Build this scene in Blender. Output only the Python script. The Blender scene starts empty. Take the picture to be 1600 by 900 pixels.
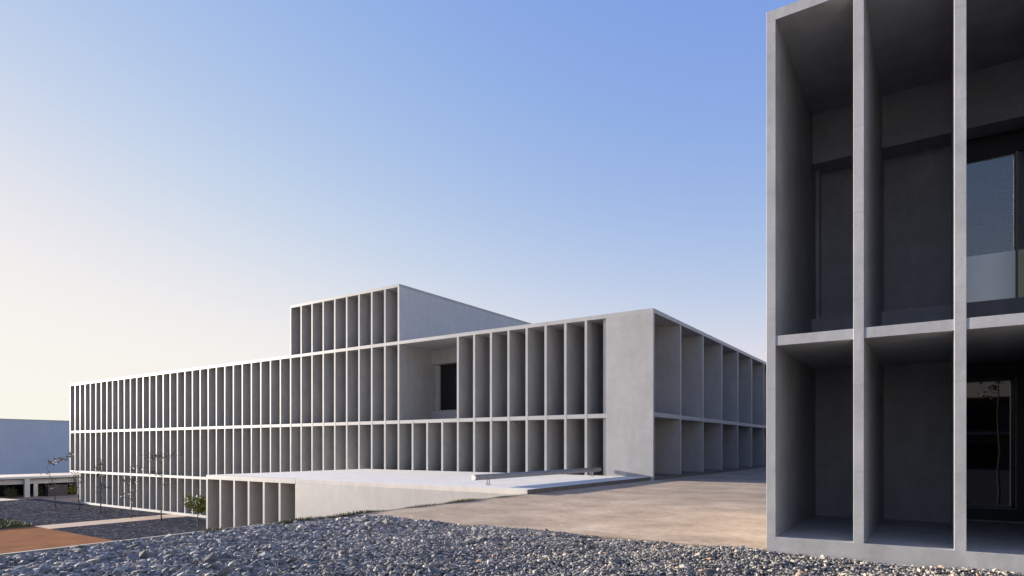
import bpy, bmesh, math, random
import numpy as np
from mathutils import Vector, Matrix
random.seed(7); rng = np.random.default_rng(11)
S = bpy.context.scene
COL = S.collection
R = math.radians

# ------------------------------------------------------------------ helpers
def link(name, me, mat=None, parent=None):
    o = bpy.data.objects.new(name, me); COL.objects.link(o)
    if mat is not None and me is not None: me.materials.append(mat)
    if parent is not None:
        o.parent = parent
        o.matrix_parent_inverse = Matrix.Translation(-parent.location)
    return o

def tag(o, label=None, cat=None, group=None, kind=None):
    if label: o['label'] = label
    if cat: o['category'] = cat
    if group: o['group'] = group
    if kind: o['kind'] = kind
    return o

def thing(name, loc, label, cat, group=None):
    o = bpy.data.objects.new(name, None); COL.objects.link(o)
    o.location = loc; o.empty_display_size = .3
    return tag(o, label, cat, group)

class MB:
    def __init__(s): s.bm = bmesh.new()
    def box(s, x0, x1, y0, y1, z0, z1, bev=0):
        b = bmesh.new()
        vs = [b.verts.new(p) for p in ((x0,y0,z0),(x1,y0,z0),(x1,y1,z0),(x0,y1,z0),(x0,y0,z1),(x1,y0,z1),(x1,y1,z1),(x0,y1,z1))]
        for f in ((0,3,2,1),(4,5,6,7),(0,1,5,4),(1,2,6,5),(2,3,7,6),(3,0,4,7)): b.faces.new([vs[i] for i in f])
        if bev: bmesh.ops.bevel(b, geom=b.edges[:], offset=bev, segments=1, affect='EDGES')
        me = bpy.data.meshes.new('t'); b.to_mesh(me); b.free(); s.bm.from_mesh(me); bpy.data.meshes.remove(me)
        return s
    def tube(s, pts, rad, n=12, cap=True):
        pts = [Vector(p) for p in pts]
        if not hasattr(rad, '__len__'): rad = [rad]*len(pts)
        rings = []
        for i, p in enumerate(pts):
            d = (pts[min(i+1, len(pts)-1)] - pts[max(i-1, 0)]).normalized()
            a = d.cross(Vector((0,0,1)) if abs(d.z) < .9 else Vector((1,0,0))).normalized(); b = d.cross(a)
            rings.append([s.bm.verts.new(p + rad[i]*(math.cos(2*math.pi*k/n)*a + math.sin(2*math.pi*k/n)*b)) for k in range(n)])
        for i in range(len(rings)-1):
            for k in range(n):
                f = s.bm.faces.new((rings[i][k], rings[i][(k+1)%n], rings[i+1][(k+1)%n], rings[i+1][k])); f.smooth = True
        if cap:
            s.bm.faces.new(rings[0][::-1]); s.bm.faces.new(rings[-1])
        return s
    def poly(s, pts):
        s.bm.faces.new([s.bm.verts.new(p) for p in pts]); return s
    def mesh(s, name):
        bmesh.ops.recalc_face_normals(s.bm, faces=s.bm.faces[:])
        me = bpy.data.meshes.new(name); s.bm.to_mesh(me); s.bm.free(); return me
    def build(s, name, mat, parent=None): return link(name, s.mesh(name), mat, parent)

def sheet(name, x0, x1, y0, y1, z, mat):
    m = MB(); m.poly(((x0,y0,z),(x1,y0,z),(x1,y1,z),(x0,y1,z)))
    o = m.build(name, mat)
    for p in o.data.polygons:
        if p.normal.z < 0: p.flip()
    return o

# ------------------------------------------------------------------ materials
class N:
    def __init__(s, name):
        s.m = bpy.data.materials.new(name); s.m.use_nodes = True
        s.t = s.m.node_tree; s.b = s.t.nodes['Principled BSDF']
    def n(s, typ, **kw):
        x = s.t.nodes.new(typ)
        for k, v in kw.items():
            if k in x.inputs: x.inputs[k].default_value = v
            else: setattr(x, k, v)
        return x
    def l(s, a, b): s.t.links.new(a, b)
    def coords(s, scale=(1,1,1)):
        g = s.n('ShaderNodeNewGeometry'); mp = s.n('ShaderNodeMapping'); mp.inputs['Scale'].default_value = scale
        s.l(g.outputs['Position'], mp.inputs['Vector']); return mp.outputs['Vector']
    def noise(s, vec, scale, detail=4, rough=.55):
        x = s.n('ShaderNodeTexNoise'); x.inputs['Scale'].default_value = scale; x.inputs['Detail'].default_value = detail
        x.inputs['Roughness'].default_value = rough; s.l(vec, x.inputs['Vector']); return x.outputs['Fac']
    def ramp(s, fac, stops):
        x = s.n('ShaderNodeValToRGB'); e = x.color_ramp.elements
        while len(e) < len(stops): e.new(.5)
        for el, (p, c) in zip(e, stops):
            el.position = p; el.color = (c, c, c, 1) if not hasattr(c, '__len__') else (*c, 1)
        s.l(fac, x.inputs['Fac']); return x.outputs['Color']
    def mix(s, fac, a, b, mode='MIX'):
        x = s.n('ShaderNodeMix', data_type='RGBA', blend_type=mode)
        for sock, v in ((x.inputs[0], fac), (x.inputs[6], a), (x.inputs[7], b)):
            if hasattr(v, 'is_output'): s.l(v, sock)
            elif hasattr(v, '__len__'): sock.default_value = (*v, 1)
            else: sock.default_value = v if sock.type == 'VALUE' else (v, v, v, 1)
        return x.outputs[2]
    def bump(s, h, strength=.3, dist=.02, prev=None):
        x = s.n('ShaderNodeBump'); x.inputs['Strength'].default_value = strength; x.inputs['Distance'].default_value = dist
        s.l(h, x.inputs['Height'])
        if prev is not None: s.l(prev, x.inputs['Normal'])
        return x.outputs['Normal']
    def fin(s, col, rough=.6, nor=None, spec=None, metal=None):
        if hasattr(col, 'is_output'): s.l(col, s.b.inputs['Base Color'])
        else: s.b.inputs['Base Color'].default_value = (*col, 1)
        if hasattr(rough, 'is_output'): s.l(rough, s.b.inputs['Roughness'])
        else: s.b.inputs['Roughness'].default_value = rough
        if nor is not None: s.l(nor, s.b.inputs['Normal'])
        if spec is not None: s.b.inputs['Specular IOR Level'].default_value = spec
        if metal is not None: s.b.inputs['Metallic'].default_value = metal
        return s.m

def concrete(name, base, amount=1.0, rough=.5):
    k = N(name); v = k.coords(); vv = k.coords((1, 1, .16))
    big = k.ramp(k.noise(v, .55, 5, .6), [(.3, .84), (.7, 1.1)])
    cloud = k.ramp(k.noise(v, 2.3, 7, .68), [(.28, .80), (.5, 1.0), (.74, 1.14)])
    streak = k.ramp(k.noise(vv, 3.2, 5, .6), [(.3, .88), (.62, 1.05)])
    fine = k.ramp(k.noise(v, 38, 3, .7), [(.3, .93), (.7, 1.06)])
    c = k.mix(.6*amount, base, big, 'MULTIPLY'); c = k.mix(.62*amount, c, cloud, 'MULTIPLY')
    c = k.mix(.6*amount, c, streak, 'MULTIPLY'); c = k.mix(.7*amount, c, fine, 'MULTIPLY')
    oi = k.n('ShaderNodeObjectInfo'); c = k.mix(1.0, c, k.ramp(oi.outputs['Random'], [(0, .93), (1, 1.05)]), 'MULTIPLY')
    pale = k.ramp(k.noise(k.coords((1, 1, .45)), 1.25, 8, .72), [(.54, 0.0), (.70, 1.0)])
    c = k.mix(k.mix(1.0, pale, .45*amount, 'MULTIPLY'), c, tuple(min(1, x*1.32) for x in base))
    # faint casting lift lines
    sx = k.n('ShaderNodeSeparateXYZ'); k.l(v, sx.inputs[0])
    md = k.n('ShaderNodeMath', operation='PINGPONG'); k.l(sx.outputs['Z'], md.inputs[0]); md.inputs[1].default_value = .62
    ln = k.ramp(md.outputs[0], [(.008, 1.0), (.02, 0.0)])
    c = k.mix(k.mix(1.0, ln, .30*amount, 'MULTIPLY'), c, tuple(x*.72 for x in base))
    # sparse bug holes of cast concrete
    vo = k.n('ShaderNodeTexVoronoi'); vo.inputs['Scale'].default_value = 9; k.l(v, vo.inputs['Vector'])
    holes = k.ramp(vo.outputs['Distance'], [(.045, 1.0), (.07, 0.0)])
    gate = k.ramp(k.noise(v, 1.7, 2), [(.52, 0.0), (.6, 1.0)])
    hf = k.mix(1.0, holes, gate, 'MULTIPLY')
    c = k.mix(k.mix(1.0, hf, .55, 'MULTIPLY'), c, (.16, .155, .15))
    nb = k.bump(k.noise(v, 9, 8, .65), .10, .02)
    return k.fin(c, rough, nb)

M = {}
M['concrete'] = concrete('facade_concrete', (.36, .357, .353), .8)
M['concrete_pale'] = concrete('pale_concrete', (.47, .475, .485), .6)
M['concrete_near'] = concrete('near_concrete', (.42, .415, .41), 1.15)
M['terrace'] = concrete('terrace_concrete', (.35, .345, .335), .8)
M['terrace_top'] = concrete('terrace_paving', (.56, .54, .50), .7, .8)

def m_plaza():
    k = N('dusty_paving'); v = k.coords()
    a = k.ramp(k.noise(v, .75, 8, .66), [(.30, (.235, .18, .13)), (.5, (.35, .27, .195)), (.70, (.45, .355, .265))])
    b = k.ramp(k.noise(v, .22, 4, .6), [(.35, .86), (.65, 1.08)])
    c = k.mix(.8, a, b, 'MULTIPLY')
    f = k.ramp(k.noise(v, 6, 9, .85), [(.32, .72), (.5, 1.0), (.68, 1.2)]); c = k.mix(.85, c, f, 'MULTIPLY')
    scr = k.ramp(k.noise(k.coords((.8, 1.3, 1)), 1.35, 9, .72), [(.56, 0.0), (.66, 1.0)])
    c = k.mix(k.mix(1.0, scr, .55, 'MULTIPLY'), c, (.215, .17, .135))
    pal = k.ramp(k.noise(v, 2.1, 7, .7), [(.62, 0.0), (.7, 1.0)]); c = k.mix(k.mix(1.0, pal, .4, 'MULTIPLY'), c, (.55, .45, .35))
    nb = k.bump(k.noise(v, 6, 10, .8), .42, .03)
    return k.fin(c, .9, nb, .2)
M['plaza'] = m_plaza()

def m_gravel(name, stops, scale, bmp=1.0):
    k = N(name); v = k.coords()
    vo = k.n('ShaderNodeTexVoronoi'); vo.inputs['Scale'].default_value = scale; k.l(v, vo.inputs['Vector'])
    sep = k.n('ShaderNodeSeparateColor'); k.l(vo.outputs['Color'], sep.inputs['Color'])
    c = k.ramp(sep.outputs['Red'], stops)
    b = k.ramp(k.noise(v, .5, 5, .6), [(.35, .78), (.65, 1.15)])
    c = k.mix(.8, c, b, 'MULTIPLY')
    nb = k.bump(vo.outputs['Distance'], bmp, .05)
    return k.fin(c, 1.0, nb, 0.0)
ST = [(0, (.075, .08, .098)), (.45, (.125, .13, .15)), (.8, (.18, .185, .2)), (.93, (.26, .25, .24)), (1, (.4, .38, .35))]
M['gravel_bed'] = m_gravel('gravel_bed', ST, 16)
M['gravel_low'] = m_gravel('courtyard_gravel', [(0, (.035, .037, .046)), (.5, (.06, .062, .072)), (.9, (.09, .09, .1)), (1, (.24, .23, .22))], 6, .35)

def m_stone():
    k = N('loose_stone'); g = k.n('ShaderNodeNewGeometry'); v = k.coords()
    c1 = k.ramp(g.outputs['Random Per Island'], [(0, (.13, .127, .126)), (.35, (.18, .176, .175)), (.62, (.22, .215, .21)), (.82, (.275, .266, .255)), (.93, (.36, .34, .31)), (.985, (.46, .43, .38)), (1, (.34, .2, .13))])
    c2 = k.ramp(g.outputs['Random Per Island'], [(0, (.125, .122, .12)), (.3, (.18, .174, .166)), (.55, (.25, .23, .20)), (.8, (.34, .305, .25)), (.95, (.48, .41, .31)), (1, (.34, .2, .13))])
    sx = k.n('ShaderNodeSeparateXYZ'); k.l(g.outputs['Position'], sx.inputs['Vector'])
    mr = k.n('ShaderNodeMapRange'); mr.inputs['From Min'].default_value = -9.; mr.inputs['From Max'].default_value = -1.
    k.l(sx.outputs['X'], mr.inputs['Value'])
    ad = k.n('ShaderNodeMath', operation='MULTIPLY_ADD'); k.l(k.noise(v, .8, 4), ad.inputs[0]); ad.inputs[1].default_value = 1.4; ad.inputs[2].default_value = -.7
    a2 = k.n('ShaderNodeMath', operation='ADD', use_clamp=True); k.l(ad.outputs[0], a2.inputs[0]); k.l(mr.outputs[0], a2.inputs[1])
    c = k.mix(a2.outputs[0], c1, c2)
    f = k.ramp(k.noise(v, 60, 3, .7), [(.3, .8), (.7, 1.15)]); c = k.mix(.7, c, f, 'MULTIPLY')
    return k.fin(c, .9, k.bump(k.noise(v, 90, 3), .3, .01), .15)
M['stone'] = m_stone()

def simple(name, col, rough=.6, var=.15, scale=3., **kw):
    k = N(name); v = k.coords()
    c = k.mix(1.0, col, k.ramp(k.noise(v, scale, 5, .6), [(.3, 1-var), (.7, 1+var)]), 'MULTIPLY')
    return k.fin(c, rough, **kw)
M['road'] = simple('earth_road', (.29, .145, .078), 1.0, .16, .7, spec=0)
M['path'] = simple('courtyard_paving', (.60, .475, .36), 1.0, .1, 1.2, spec=0)
M['ground'] = simple('dry_ground', (.22, .16, .12), .9, .25, .5)
M['grass'] = simple('grass_blades', (.10, .115, .035), .7, .35, 6)
M['dry_grass'] = simple('dry_grass', (.13, .12, .055), .8, .4, 9)
M['steel'] = simple('galvanised_steel', (.20, .20, .215), .7, .12, 4)
M['cap'] = simple('steel_end_cap', (.75, .74, .72), .4, .05, 4)
M['black'] = simple('black_frame', (.012, .012, .014), .45, .2, 3)
M['white'] = simple('blue_haze_wall', (.38, .455, .57), .7, .05, .4)  # whitish far wall with the blue of shade and haze mixed into its colour
M['roofdust'] = simple('dusty_roof', (.30, .26, .22), .85, .12, .8)
M['whitecol'] = simple('white_column_paint', (.42, .42, .42), .7, .05, 2)
M['greyrail'] = simple('grey_cladding', (.34, .34, .36), .6, .08, 3)
M['rearwall'] = simple('dark_render', (.11, .11, .115), .8, .1, 1)
M['wallstone'] = simple('weathered_wall', (.26, .245, .22), .9, .25, 5)
M['kerb'] = simple('dark_brown_kerb', (.125, .105, .09), .85, .25, 4)
M['darkbox'] = simple('dark_box', (.03, .03, .034), .6, .2, 3)
M['trim'] = simple('pale_trim', (.42, .41, .38), .5, .05, 4)
M['blind'] = simple('sky_tinted_slats', (.22, .285, .42), .5, .12, 2)
M['panel'] = simple('reflection_panel', (.52, .545, .54), .3, .06, 1, metal=.75)  # stands in for the upper pane's bright reflection
M['reflectgreen'] = simple('green_reflection_panel', (.36, .36, .24), .3, .06, 1, metal=.75)
M['bark'] = simple('sapling_bark', (.13, .095, .07), .85, .3, 12)
M['stake'] = simple('stem_wrap', (.25, .14, .085), .85, .2, 9)
def leafmat(name, a, b):
    k = N(name); g = k.n('ShaderNodeNewGeometry')
    k.fin(k.ramp(g.outputs['Random Per Island'], [(0, a), (1, b)]), .55)
    k.b.inputs['Transmission Weight'].default_value = 0
    return k.m
M['leaf'] = leafmat('sapling_leaf', (.05, .055, .035), (.11, .10, .06))
M['leafpale'] = leafmat('pale_leaf', (.20, .16, .12), (.32, .26, .19))
M['leafy'] = leafmat('lime_leaf', (.07, .085, .012), (.24, .25, .035))
M['leafd'] = leafmat('dark_leaf', (.02, .03, .015), (.06, .07, .025))
def glass(name, tint, alpha_dark=.0):
    k = N(name); k.fin(tint, .02, None, .5)
    k.b.inputs['IOR'].default_value = 1.5
    return k.m
M['darkglass'] = glass('dark_glass', (.006, .007, .009))
def clear(name):
    m = bpy.data.materials.new(name); m.use_nodes = True; t = m.node_tree; t.nodes.clear()
    o = t.nodes.new('ShaderNodeOutputMaterial'); mx = t.nodes.new('ShaderNodeMixShader'); tr = t.nodes.new('ShaderNodeBsdfTransparent'); gl = t.nodes.new('ShaderNodeBsdfGlossy'); fr = t.nodes.new('ShaderNodeFresnel')
    tr.inputs['Color'].default_value = (.95, .97, .98, 1); gl.inputs['Roughness'].default_value = .01; fr.inputs['IOR'].default_value = 1.55
    ad = t.nodes.new('ShaderNodeMath'); ad.operation = 'ADD'; ad.inputs[1].default_value = .05; t.links.new(fr.outputs[0], ad.inputs[0]); t.links.new(ad.outputs[0], mx.inputs[0]); t.links.new(tr.outputs[0], mx.inputs[1]); t.links.new(gl.outputs[0], mx.inputs[2]); t.links.new(mx.outputs[0], o.inputs['Surface'])
    return m
M['glass'] = clear('clear_glass')

# ------------------------------------------------------------------ camera, sky, sun   (x runs along the long facade, y away from it)
cam = bpy.data.cameras.new('camera'); co = bpy.data.objects.new('camera', cam); COL.objects.link(co)
cam.sensor_width = 36; cam.lens = 22.133; cam.shift_y = (698-450)/1600; cam.clip_start = .1; cam.clip_end = 3000
co.location = (0, 0, 1.6); co.rotation_euler = (R(90), 0, R(34.338)); S.camera = co
SUN_EL, SUN_AZ = R(8.2), R(6.5)          # azimuth measured from -x towards -y
to_sun = Vector((-math.cos(SUN_AZ)*math.cos(SUN_EL), -math.sin(SUN_AZ)*math.cos(SUN_EL), math.sin(SUN_EL)))
ld = bpy.data.lights.new('sun', 'SUN'); ld.energy = 5.0; ld.angle = R(.5); ld.color = (1, .90, .79)
lo = bpy.data.objects.new('sun', ld); COL.objects.link(lo); lo.rotation_euler = to_sun.to_track_quat('Z', 'Y').to_euler(); lo.location = (-40, -20, 30)
W = bpy.data.worlds.new('World'); S.world = W; W.use_nodes = True; wt = W.node_tree
sk = wt.nodes.new('ShaderNodeTexSky'); sk.sky_type = 'NISHITA'; sk.sun_disc = False
sk.sun_elevation = SUN_EL; sk.sun_rotation = math.atan2(to_sun.x, to_sun.y)
sk.altitude = 0; sk.air_density = 1.15; sk.dust_density = .15; sk.ozone_density = 1.0
EXPO = 1.85
# film-like shoulder per channel on the sky, so it stays within range at this exposure
sp = wt.nodes.new('ShaderNodeSeparateColor'); cb = wt.nodes.new('ShaderNodeCombineColor'); wt.links.new(sk.outputs[0], sp.inputs[0])
for ch, (gm, kk) in enumerate(((1.10, 3.42), (.84, 2.03), (.22, 1.27))):
    pw = wt.nodes.new('ShaderNodeMath'); pw.operation = 'POWER'; pw.inputs[1].default_value = gm
    ml = wt.nodes.new('ShaderNodeMath'); ml.operation = 'MULTIPLY'; ml.inputs[1].default_value = kk*.1**gm/(.12*2**EXPO)
    wt.links.new(sp.outputs[ch], pw.inputs[0])
    def mnode(op, a_, b_):
        q = wt.nodes.new('ShaderNodeMath'); q.operation = op
        for i_, x_ in enumerate((a_, b_)):
            if hasattr(x_, 'is_output'): wt.links.new(x_, q.inputs[i_])
            else: q.inputs[i_].default_value = x_
        return q.outputs[0]
    wt.links.new(pw.outputs[0], ml.inputs[0]); x = ml.outputs[0]; top = (.95, .945, .965)[ch]/(.12*2**EXPO)
    r_ = mnode('POWER', mnode('ADD', mnode('POWER', mnode('DIVIDE', x, top), 4.0), 1.0), -.25)
    wt.links.new(mnode('MULTIPLY', x, r_), cb.inputs[ch])
wt.links.new(cb.outputs[0], wt.nodes['Background'].inputs[0]); wt.nodes['Background'].inputs[1].default_value = .12
S.view_settings.view_transform = 'Standard'; S.view_settings.look = 'None'; S.view_settings.gamma = 1; S.view_settings.exposure = EXPO

# ------------------------------------------------------------------ setting
LOW = -4.25; EDGE = -11.5; V1 = 28.5; VT = 17.75; VR = 10.25
tag(sheet('ground', -900, 900, -900, 900, LOW-.03, M['ground']), kind='structure')
tag(sheet('courtyard_gravel', -84, -13, 18.4, 28.44, LOW, M['gravel_low']), 'dark grey gravel of the sunken courtyard below the long facade', 'gravel', kind='stuff')
tag(sheet('courtyard_pavement', -87.9, -84, 10, 60, LOW-.004, M['ground']), kind='structure')
tag(sheet('road', -55.1, -13, 11.5, 18.4, LOW+.004, M['road']), kind='structure')
tag(sheet('path', -55.2, -52.4, 18.4, 28.44, LOW+.008, M['path']), kind='structure')
tag(sheet('lawn', -66, -55.1, 13, 18.4, LOW, M['ground']), kind='structure')
m = MB(); m.box(EDGE, 70, -70, 120, LOW-.5, -.05)
tag(m.build('upper_ground', M['gravel_bed']), kind='structure')
m = MB(); m.box(EDGE+.012, 40, VR+.32, 110, -.3, 0)
tag(m.build('plaza', M['plaza']), kind='structure')
m = MB(); m.box(EDGE+.012, -2.3, VR-.02, VR+.29, -.3, .004, .008)
tag(m.build('plaza_edging', M['plaza']), kind='structure')
rw = MB(); rw.box(EDGE-.07, EDGE-.002, -40, VT-.01, LOW-.4, .006)
tag(rw.build('retaining_wall', M['wallstone']), 'low pale retaining wall edging the gravel plateau above the sunken courtyard', 'wall')

def cluster(n, fn, size, name, mat, parent=None, blade=False):
    """many small leaf or blade faces in one mesh"""
    V = []; F = []
    for i in range(n):
        p, s_ = fn()
        a = Vector((random.gauss(0,1), random.gauss(0,1), random.gauss(0,1))).normalized()
        b = a.orthogonal().normalized()
        if blade: a = Vector((random.gauss(0,.35), random.gauss(0,.35), 1)).normalized(); b = a.cross(Vector((random.gauss(0,1), random.gauss(0,1), 0))).normalized()
        L = size*s_*random.uniform(.6, 1.3); w = L*(.12 if blade else .32); p = Vector(p); k = len(V)
        if blade: V += [p-b*w, p+b*w, p+a*L]; F.append((k, k+1, k+2))
        else: V += [p, p+a*L*.5-b*w, p+a*L, p+a*L*.5+b*w]; F.append((k, k+1, k+2, k+3))
    me = bpy.data.meshes.new(name); me.from_pydata([tuple(v) for v in V], [], F)
    return link(name, me, mat, parent)

def tuft():
    t = random.random()
    y = 6.6+t*11.0; dens = .5+.5*math.sin(y*2.3)*math.sin(y*.9+1)
    return (EDGE-.03+random.gauss(0, .035), y+random.gauss(0,.05), -.03), .5+dens
tag(cluster(5200, tuft, .075, 'edge_grass', M['dry_grass'], blade=True), 'thin dry grass growing along the plateau edge', 'grass', kind='stuff')
tag(cluster(9000, lambda: ((random.uniform(-66, -55.2), random.uniform(13, 18.3), LOW), 1), .28, 'lawn_grass', M['grass'], blade=True), 'patch of green grass beside the earth road', 'grass', kind='stuff')

# ---- loose stones of the foreground (countless: one object)
def stones():
    bm = bmesh.new(); bmesh.ops.create_icosphere(bm, subdivisions=1, radius=1)
    bv = np.array([v.co[:] for v in bm.verts]); bf = np.array([[v.index for v in f.verts] for f in bm.faces]); bm.free()
    n = 105000
    P = np.stack([rng.uniform(EDGE+.05, 6.5, n), rng.uniform(1.5, VR-.03, n)], 1)
    D = -.5641*P[:,0]+.8258*P[:,1]; P = P[(D > 5.6)]; 
    n = len(P); left = np.clip((-4-P[:,0])/6, 0, 1)
    s = np.exp(rng.normal(0, .42, n))*(.0185+.0145*left)
    sc = np.stack([s*rng.uniform(.8,1.5,n), s*rng.uniform(.7,1.1,n), s*rng.uniform(.32,.72,n)], 1)
    q = rng.normal(0,1,(n,3))*np.array([.35,.35,3.]); 
    # rotation matrices z * x * y
    def rot(ax, a):
        c, s_ = np.cos(a), np.sin(a); Rm = np.zeros((n,3,3)); Rm[:,0,0]=Rm[:,1,1]=Rm[:,2,2]=1
        i, j = [(1,2),(0,2),(0,1)][ax]; Rm[:,i,i]=c; Rm[:,j,j]=c; Rm[:,i,j]=-s_; Rm[:,j,i]=s_; return Rm
    Rm = rot(2, q[:,2])@rot(0, q[:,0])@rot(1, q[:,1])
    mound = .022*np.sin(P[:,0]*1.7+.6*P[:,1])*np.cos(P[:,1]*1.3)+.015*np.sin(P[:,0]*4.1)*np.sin(P[:,1]*3.3)
    vv = bv[None]*(1+rng.uniform(-.24,.24,(n,len(bv),1)))*sc[:,None,:]
    vv = np.einsum('nij,nkj->nki', Rm, vv)
    vv[:,:,0] += P[:,0:1]; vv[:,:,1] += P[:,1:2]; vv[:,:,2] += (-.035+mound+rng.uniform(0,.03,n)-.03*np.clip(1-(P[:,0]-EDGE)/.5, 0, 1))[:,None]
    nv = n*len(bv); F = (bf[None]+(np.arange(n)*len(bv))[:,None,None]).reshape(-1)
    me = bpy.data.meshes.new('gravel'); me.vertices.add(nv); me.vertices.foreach_set('co', vv.reshape(-1).astype(np.float32))
    nf = len(F)//3; me.loops.add(nf*3); me.loops.foreach_set('vertex_index', F.astype(np.int32))
    me.polygons.add(nf); me.polygons.foreach_set('loop_start', np.arange(0, nf*3, 3, dtype=np.int32))
    me.update(calc_edges=True); me.polygons.foreach_set('use_smooth', np.zeros(nf, dtype=bool))
    return link('gravel', me, M['stone'])
tag(stones(), 'loose blue grey crushed gravel covering the foreground', 'gravel', kind='stuff')

# ------------------------------------------------------------------ long left building
T = .07                                     # half thickness of a fin
CD = 3.5                                    # depth of the cells
B = thing('concrete_building', (-40, V1+3, 0), 'long grey concrete building with rows of deep vertical fins and a rooftop tower', 'building')
us = [-11.34-2.53-1.193*0 - 1.2*i for i in range(0)]
FIN = [-75.85 + 1.1945*i for i in range(53)]      # last one at -13.74
K = (FIN[-1] - FIN[0])/52
REC0, REC1 = FIN[40], FIN[44]                     # open loggia on the upper row
fin_mesh = {}
def fin_obj(u, v, z0, z1, d, name, parent, along='v', bev=0, t=T, mat=None):
    key = (round(z1-z0, 3), d, along, bev, t)
    if key not in fin_mesh:
        m = MB()
        if along == 'v': m.box(-t, t, 0, d, 0, z1-z0, bev)
        else: m.box(-d, 0, -t, t, 0, z1-z0, bev)
        fin_mesh[key] = m.mesh(name); fin_mesh[key].materials.append(mat or M['concrete'])
    o = bpy.data.objects.new(name, fin_mesh[key]); COL.objects.link(o); o.parent = parent
    o.matrix_parent_inverse = Matrix.Translation(-parent.location); o.location = (u, v, z0); return o
for i, u in enumerate(FIN[:-1]):
    lo_ = -1.0 if i < 2 else LOW+.1
    if u > -31.1: lo_ = .163
    hi = 8.0
    if 40 < i < 44: hi = 3.15
    fin_obj(u, V1, lo_, hi, CD, 'fin', B)
m = MB(); m.box(FIN[0]-T, EDGE+.16, V1-.001, V1+CD+.3, 8.0, 8.2); m.box(FIN[0]-T, EDGE+.16, V1+CD+.3, 75, 8.0, 8.198)
m.build('roof', M['concrete'], B)
m = MB(); m.box(FIN[0]-T+.004, FIN[-1]-T, V1+.004, V1+CD+.2, 3.04, 3.25)
m.build('floor_slab', M['concrete'], B)
m = MB(); m.box(FIN[0]-T-.002, -31.2, V1-.003, V1+CD+.2, -1.1, -.88)
m.build('floor_slab', M['concrete'], B)
m = MB(); m.box(FIN[2]-T-.03, -31.2, V1-.06, V1+CD+.2, LOW-.1, LOW+.2)
m.build('plinth', M['trim'], B)
# rear walls of the cells
m = MB(); m.box(FIN[0]-T+.01, REC0-.02, V1+CD, V1+CD+.3, LOW, 7.99); m.box(REC1+.02, -14.3, V1+CD, V1+CD+.3, LOW, 7.99)
m.box(REC0-.02, REC1+.02, V1+CD, V1+CD+.3, LOW, 3.1)
m.box(FIN[0]-T+.01, FIN[0]+T, V1+CD+.3, 74.9, LOW, 7.99); m.box(FIN[0], -14.4, 74.6, 74.9, LOW, 7.99)
m.build('wall', M['concrete'], B)
# loggia: lintel, sill and dark window
m = MB(); m.box(REC0+T, REC1-T, V1+3.0, V1+3.75, 7.05, 7.995); m.build('lintel', M['concrete'], B)
m = MB(); m.box(REC0+T, REC1-T, V1+3.0, V1+3.75, 3.255, 3.98); m.build('sill', M['concrete'], B)
w = MB(); w.box(REC0+.45, REC1-.02, V1+3.50, V1+3.56, 3.985, 7.045); w = w.build('window', M['black'], B)
g = MB()
for k_ in range(3):
    a = REC0+.52+k_*1.4; g.box(a, a+1.32, V1+3.48, V1+3.495, 4.05, 6.98)
g.build('pane', M['darkglass'], w)
m = MB(); m.box(REC0+T, REC0+.45, V1+3.4, V1+3.7, 3.985, 7.045); m.build('jamb', M['concrete'], B)
m = MB(); m.box(REC0-.05, REC1+.05, V1+3.76, V1+3.95, 3.1, 7.99); m.build('back_wall', M['black'], B)
# closed corner panel
m = MB(); m.box(FIN[-1]-T, EDGE+.16, V1-.002, V1+.16, -.25, 7.999); m.build('corner_panel', M['concrete'], B)
# right hand face: bays of 3.75 m
UR = EDGE+.16; bays = [V1+.09+3.745*i for i in range(1, 12)]
for v in bays: fin_obj(UR, v, .16, 8.0, 2.4, 'fin', B, along='u')
m = MB(); m.box(UR-2.5, UR-.004, V1+.1, 72, 3.04, 3.25); m.build('floor_slab', M['concrete'], B)
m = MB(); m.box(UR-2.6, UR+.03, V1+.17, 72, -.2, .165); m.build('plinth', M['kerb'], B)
m = MB(); m.box(UR-2.7, UR-2.4, V1+.165, 74.9, LOW, 7.99); m.build('wall', M['concrete'], B)
# tower
TZ = 11.78; TI = range(31, 41)
for i in list(TI)[:-1]: fin_obj(FIN[i], V1, 8.2, TZ-.18, CD, 'tower_fin', B)
m = MB(); m.box(FIN[31]-T, FIN[40]+T, V1-.001, 56, TZ-.18, TZ); m.build('tower_roof', M['concrete'], B)
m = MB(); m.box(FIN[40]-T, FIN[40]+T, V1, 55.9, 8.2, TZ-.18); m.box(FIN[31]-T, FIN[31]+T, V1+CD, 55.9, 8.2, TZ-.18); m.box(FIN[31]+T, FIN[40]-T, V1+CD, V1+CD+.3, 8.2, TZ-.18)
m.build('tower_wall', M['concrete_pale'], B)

# ------------------------------------------------------------------ terrace block in front of it
UW = -31.05
Tt = thing('terrace_block', (-21, VT+5, 0), 'low pale concrete terrace with a finned front projecting from the long building', 'terrace')
m = MB(); m.box(UW, EDGE, VT, V1-.002, -.03, .16, .006); m.build('terrace_floor', M['terrace_top'], Tt)
m = MB(); m.box(UW+.001, UW+6*1.2, VT-.003, VT+.16, -.05, .163); m.build('fascia', M['terrace'], Tt)
m = MB(); m.box(UW+6*1.2, EDGE-.001, VT+.002, VT+.3, LOW, -.028); m.build('front_wall', M['terrace'], Tt)
for i in range(6): fin_obj(UW+T+1.2*i, VT, LOW, -.05, 2.6, 'fin', Tt)
m = MB(); m.box(UW+.02, UW+7.3, VT+2.4, VT+2.6, LOW, -.06); m.build('back_wall', M['terrace'], Tt)
m = MB(); m.box(UW+.02, UW+.2, VT+2.6, V1-.1, LOW, -.06); m.build('side_wall', M['terrace'], Tt)
m = MB(); m.box(EDGE-.3, EDGE-.003, VT+.3, V1-.1, LOW, -.032); m.build('side_wall', M['terrace'], Tt)

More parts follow.
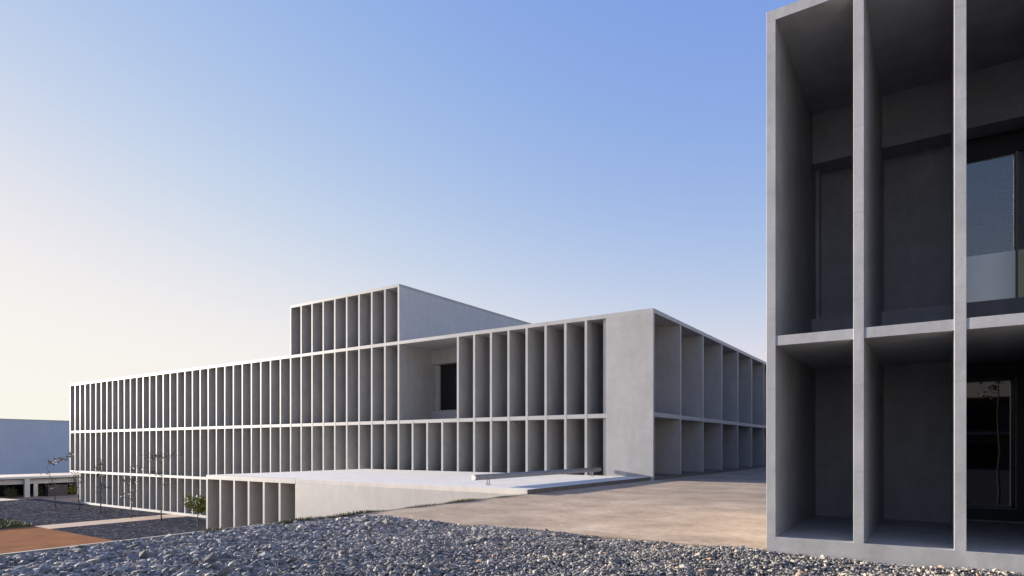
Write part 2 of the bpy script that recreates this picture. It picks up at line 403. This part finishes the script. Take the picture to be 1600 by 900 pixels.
m = MB(); m.box(EDGE+.001, EDGE+.014, VT+.004, V1-.003, -.04, .155); m.build('kerb', M['kerb'], Tt)  # thin dark brown facing over the terrace side
# guard tube on the terrace
G = thing('guard_rail', (-14.12, 23, .16), 'low thick grey metal tube rail on two short posts along the terrace edge', 'rail')
m = MB(); m.tube([(-14.12, 18.19, .47), (-14.12, 28.40, .47)], .105, 28); m.build('tube', M['steel'], G)
m = MB(); m.tube([(-14.12, 18.17, .47), (-14.12, 18.189, .47)], .104, 28); m.build('end_cap', M['cap'], G)
for v in (19.07, 27.6):
    m = MB(); m.tube([(-14.17, v, .16), (-14.17, v, .40)], .022, 10); m.tube([(-14.07, v, .16), (-14.07, v, .40)], .022, 10)
    m.box(-14.23, -14.01, v-.05, v+.05, .161, .172); m.build('post', M['steel'], G)

# ------------------------------------------------------------------ near right building
C = thing('concrete_building', (2, VR+4, 0), 'near concrete building at the right edge with two storeys of deep empty cells', 'building')
mc = M['concrete_near']; BV = .0015
XF = [-2.175 + 1.187*i for i in range(8)]
for x in XF: fin_obj(x, VR, .22, 8.15, 3.72, 'fin', C, bev=BV, t=.066, mat=mc)
XE = XF[-1]+.066; XS = XF[0]-.066
m = MB(); m.box(XS, XE, VR, 16.6, 8.15, 8.31, BV); m.build('roof', mc, C)
m = MB(); m.box(XS+.004, XE, VR+.004, VR+4.4, 3.15, 3.30, BV); m.build('floor_slab', mc, C)
m = MB(); m.box(XS-.001, XE, VR-.003, VR+4.8, -.4, .22, BV); m.build('plinth', mc, C)
m = MB(); m.box(XS+.12, XE, VR+3.35, VR+4.0, 7.17, 8.145); m.build('lintel', mc, C)
m = MB(); m.box(XS+.12, XE, VR+3.23, VR+4.0, 3.305, 4.10); m.build('sill', mc, C)
m = MB(); m.box(XS+.12, XF[2], VR+3.93, VR+4.2, 4.0, 7.3); m.box(XS+.12, XF[2], VR+3.70, VR+4.0, .2, 3.145)
m.box(XS, XS+.2, VR+3.715, 16.5, -.3, 8.145); m.box(XS+.2, XE, 16.3, 16.5, -.3, 8.145); m.box(XE-.2, XE, VR+3.72, 16.3, -.3, 8.145)
m.build('wall', mc, C)
m = MB(); m.box(XS, 14, 31, 78, -.3, 8.3); m.build('sky_blocker', mc, C)  # added unseen block, screens low sky from the long building's right hand bays
for j in range(2, 7):
    a, b = XF[j]+.066, XF[j+1]-.066
    f = MB(); y = VR+3.86
    f.box(a, b, y, y+.06, 6.78, 7.165); f.box(a, a+.06, y, y+.06, 4.105, 6.78); f.box(b-.05, b, y, y+.06, 4.105, 6.78); f.box(a+.06, b-.05, y, y+.06, 4.105, 4.19)
    f = f.build('window', M['black'], C)
    mm = MB(); mm.box(a+.80, a+.835, y-.012, y+.05, 4.19, 6.78); mm.build('mullion', M['whitecol'], f)
    p = MB(); p.box(a+.06, a+.80, y+.02, y+.032, 4.19, 6.78); p.box(a+.835, b-.05, y+.02, y+.032, 4.19, 6.78); p.build('pane', M['glass'], f)
    s_ = MB(); z = 5.06
    while z < 6.76:
        s_.poly(((a+.06, y+.10, z), (a+.80, y+.10, z), (a+.80, y+.13, z+.031), (a+.06, y+.13, z+.031))); z += .034
    s_.build('blind', M['blind'], f)  # slats; their blue partly stands in for sky mirrored in the pane
    q = MB(); q.box(a+.062, a+.798, y+.006, y+.016, 4.192, 5.05); q.build('reflection_panel', M['panel'], f)  # added pale panel standing in for the pane's bright reflection
    q = MB(); q.box(a+.837, b-.052, y+.006, y+.016, 4.192, 5.05); q.build('reflection_panel', M['reflectgreen'], f)  # greenish end of the same painted reflection
    q = MB(); q.box(a, b, y+.32, y+.36, 3.9, 7.2); q.build('reveal', M['black'], f)
    # glazed door below
    y = VR+4.28
    d = MB(); d.box(a, b, y, y+.07, 2.86, 3.145); d.box(a, a+.08, y, y+.07, .23, 2.86); d.box(a+.84, b, y, y+.07, .23, 2.86); d.box(a+.08, a+.84, y, y+.07, .23, .47)
    d = d.build('door', M['black'], C)
    p = MB(); p.box(a+.08, a+.84, y+.02, y+.035, .47, 2.86); p.build('pane', M['darkglass'], d)
    p = MB(); p.box(a+.825, a+.845, y-.006, y+.01, .47, 2.85); p.box(a+.08, a+.825, y-.006, y+.01, .462, .478); p.build('trim', M['greyrail'], d)
    p = MB(); p.box(a, b, y-.05, y-.002, .222, .25); p.build('threshold', M['trim'], d)
    q = MB(); q.box(a-.1, b+.1, y+.1, y+.2, .2, 3.145); q.build('reveal', M['black'], d)

# ------------------------------------------------------------------ far building at the left
UF = -88.; Fb = thing('covered_walkway', (UF-4, 40, LOW), 'low white columned canopy with dark glazing at the far end of the courtyard', 'canopy')
m = MB(); m.box(UF-8.5, UF+.5, 25.8, 60, -2.08, -1.88); m.build('roof', M['roofdust'], Fb)
m = MB(); m.box(UF+.501, UF+.56, 25.8, 60, -2.1, -1.86); m.build('fascia', M['whitecol'], Fb)
m = MB(); m.box(UF-.2, UF+.1, 25.8, 60, -2.64, -2.2); m.build('cladding', M['greyrail'], Fb)
m = MB(); m.box(UF-.2, UF+.16, 25.8, 60, -2.72, -2.645); m.build('beam', M['whitecol'], Fb)
for v, wv, zt in ((28.56, .25, -2.085), (33.9, .25, -2.085), (39.2, .25, -2.085)):
    m = MB(); m.box(UF+.17, UF+.5, v-wv, v+wv, LOW, zt); m.build('column', M['whitecol'], Fb)
m = MB(); m.box(UF-.1, UF+.1, 29.32, 29.72, LOW, -2.73); m.build('column', M['whitecol'], Fb)
m = MB(); m.box(UF-4, UF-3.9, 25.9, 60, LOW, -2.085); m.build('glazing', M['darkglass'], Fb)
m = MB(); m.box(UF-8.4, UF-4.1, 25.9, 59.9, LOW, -2.085); m.build('wall', M['darkbox'], Fb)
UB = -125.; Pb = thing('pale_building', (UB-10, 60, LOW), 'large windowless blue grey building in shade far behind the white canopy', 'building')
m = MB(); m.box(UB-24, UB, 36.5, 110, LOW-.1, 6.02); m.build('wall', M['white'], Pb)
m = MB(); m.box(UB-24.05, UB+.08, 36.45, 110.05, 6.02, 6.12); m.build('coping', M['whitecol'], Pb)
cr = thing('planter_box', (UF+.2, 31.5, LOW), 'dark grey planter box between the columns of the far canopy', 'planter')
m = MB(); m.box(UF+.0, UF+.9, 30.45, 32.5, LOW, -2.95, .02); m.build('box', M['darkbox'], cr)
m = MB(); m.box(UF+.9, UF+.915, 30.7, 30.95, -3.4, -3.28); m.build('label_plate', M['trim'], cr)

def ball(c, r, squash=.8):
    def fn():
        d = Vector((random.gauss(0,1), random.gauss(0,1), random.gauss(0,1))).normalized()*(random.random()**.45)
        return (c[0]+d.x*r, c[1]+d.y*r, c[2]+d.z*r*squash), 1
    return fn
def shrub(v, u, r, mat, label):
    t = thing('shrub', (u, v, LOW), label, 'shrub')
    m = MB(); 
    for k_ in range(4): m.tube([(u, v, LOW), (u+random.uniform(-.2,.2), v+random.uniform(-.3,.3), LOW+r*1.1)], [.03, .012], 5)
    m.build('stem', M['bark'], t); cluster(260, ball((u, v, LOW+r*.95), r, .95), .22, 'foliage', M[mat], t)
shrub(27.1, UF+.3, .62, 'leafd', 'dark green shrub left of the white columns of the far canopy')
shrub(30.0, UF-.4, .55, 'leafd', 'dark green shrub between the thin white column and the dark planter box')
shrub(33.2, UF+.1, .6, 'leafy', 'yellow green shrub right of the dark planter box')

# ------------------------------------------------------------------ saplings
def sapling(x, y, h, label, z0=LOW, lean=(0, 0), leaves=90, mat='leaf', bare=.45, spread=.55, size=.13, group='saplings in the courtyard gravel', droop=None, rad=.055, seed=0):
    random.seed(100+seed)
    t = thing('sapling', (x, y, z0), label, 'tree', group)
    n = 9; pts = []; 
    for i in range(n):
        q = i/(n-1); pts.append(Vector((x+lean[0]*q*q+random.gauss(0,.022*rad/.055)*(i > 0), y+lean[1]*q*q+random.gauss(0,.025)*(i > 0), z0-.05+(h+.05)*q)))
    m = MB(); m.tube(pts, [rad*(1-.75*i/(n-1)) for i in range(n)], 8)
    tips = [pts[-1]]
    for k_ in range(9):
        q = random.uniform(bare, .97); i = min(int(q*(n-1)), n-2); p = pts[i].lerp(pts[i+1], q*(n-1)-i)
        a = random.uniform(0, 6.28); L = random.uniform(.5, 1.2)*spread
        e = p+Vector((math.cos(a)*L, math.sin(a)*L, random.uniform(.1, .5)*L)); mid = p.lerp(e, .5)+Vector((0, 0, .06*L))
        m.tube([p, mid, e], [rad*.32, rad*.24, rad*.12], 5); tips += [mid, e, e]
    if droop:
        p = pts[-1]; e = p+Vector(droop); m.tube([p, p.lerp(e, .4)+Vector((0,0,.25)), e], [rad*.3, rad*.24, rad*.12], 5)
    m.build('trunk', M['bark'], t)
    def fn():
        c = random.choice(tips); return (c.x+random.gauss(0,.13)*spread/.55, c.y+random.gauss(0,.13)*spread/.55, c.z+random.gauss(0,.12)), 1
    cluster(leaves, fn, size, 'crown', M[mat], t)
    if droop:
        d0 = pts[-1]
        cluster(46, lambda: (tuple(d0+Vector(droop)*random.uniform(.1, 1)+Vector((0, 0, .12+random.gauss(0,.1)))), 1), .3, 'dry_leaves', M['leafpale'], t)
    return t
sapling(-69.9, 25.06, 4.0, 'bare leaning sapling with a dry bent top, in front of the far canopy', lean=(.2, -.85), leaves=30, mat='leafpale', droop=(1.1, 1.9, 1.0), seed=1)
sapling(-65.8, 25.45, 3.7, 'thin sapling at the left end of the long facade, second from the far canopy', leaves=190, seed=2)
sapling(-61.0, 25.3, 4.7, 'tall thin sapling third from the left in the courtyard gravel', leaves=170, bare=.3, seed=3)
sapling(-54.9, 25.0, 4.2, 'thin sapling standing on the left side of the pale courtyard path', leaves=220, bare=.3, spread=.6, seed=4)
sapling(-50.8, 25.4, 5.3, 'tallest thin sapling, on the right side of the pale courtyard path', leaves=260, bare=.35, spread=.95, seed=5)
sapling(-44.94, 25.05, 2.0, 'short bushy sapling with yellow green leaves beside the finned terrace block', leaves=760, mat='leafy', bare=.5, spread=.66, size=.19, group=None, seed=6)
# young tree and low building that the glazed door mirrors
sapling(1.27, 7.4, 4.1, 'young slender tree mirrored in the glazed door of the near building', z0=-.05, leaves=120, mat='leafd', bare=.72, spread=.42, size=.13, group=None, rad=.035, seed=7)
Rb = thing('low_building', (5, -34, 0), 'dark two storey building mirrored in the glazed door', 'building')
m = MB(); m.box(-22, 40, -44, -30, -.2, 4.9); m.build('wall', M['rearwall'], Rb)
m = MB(); m.box(-22.3, 40.3, -44.3, -29.6, 4.9, 5.3); m.build('roof', M['darkbox'], Rb)
m = MB(); m.box(-22, 40, -29.98, -29.4, 2.5, 2.7); m.build('floor_slab', M['greyrail'], Rb)
for k_ in range(12):
    for z0 in (.1, 2.9):
        m = MB(); m.box(-20+5*k_, -16.6+5*k_, -29.97, -29.9, z0, z0+1.7); m.build('window', M['darkglass'], Rb)
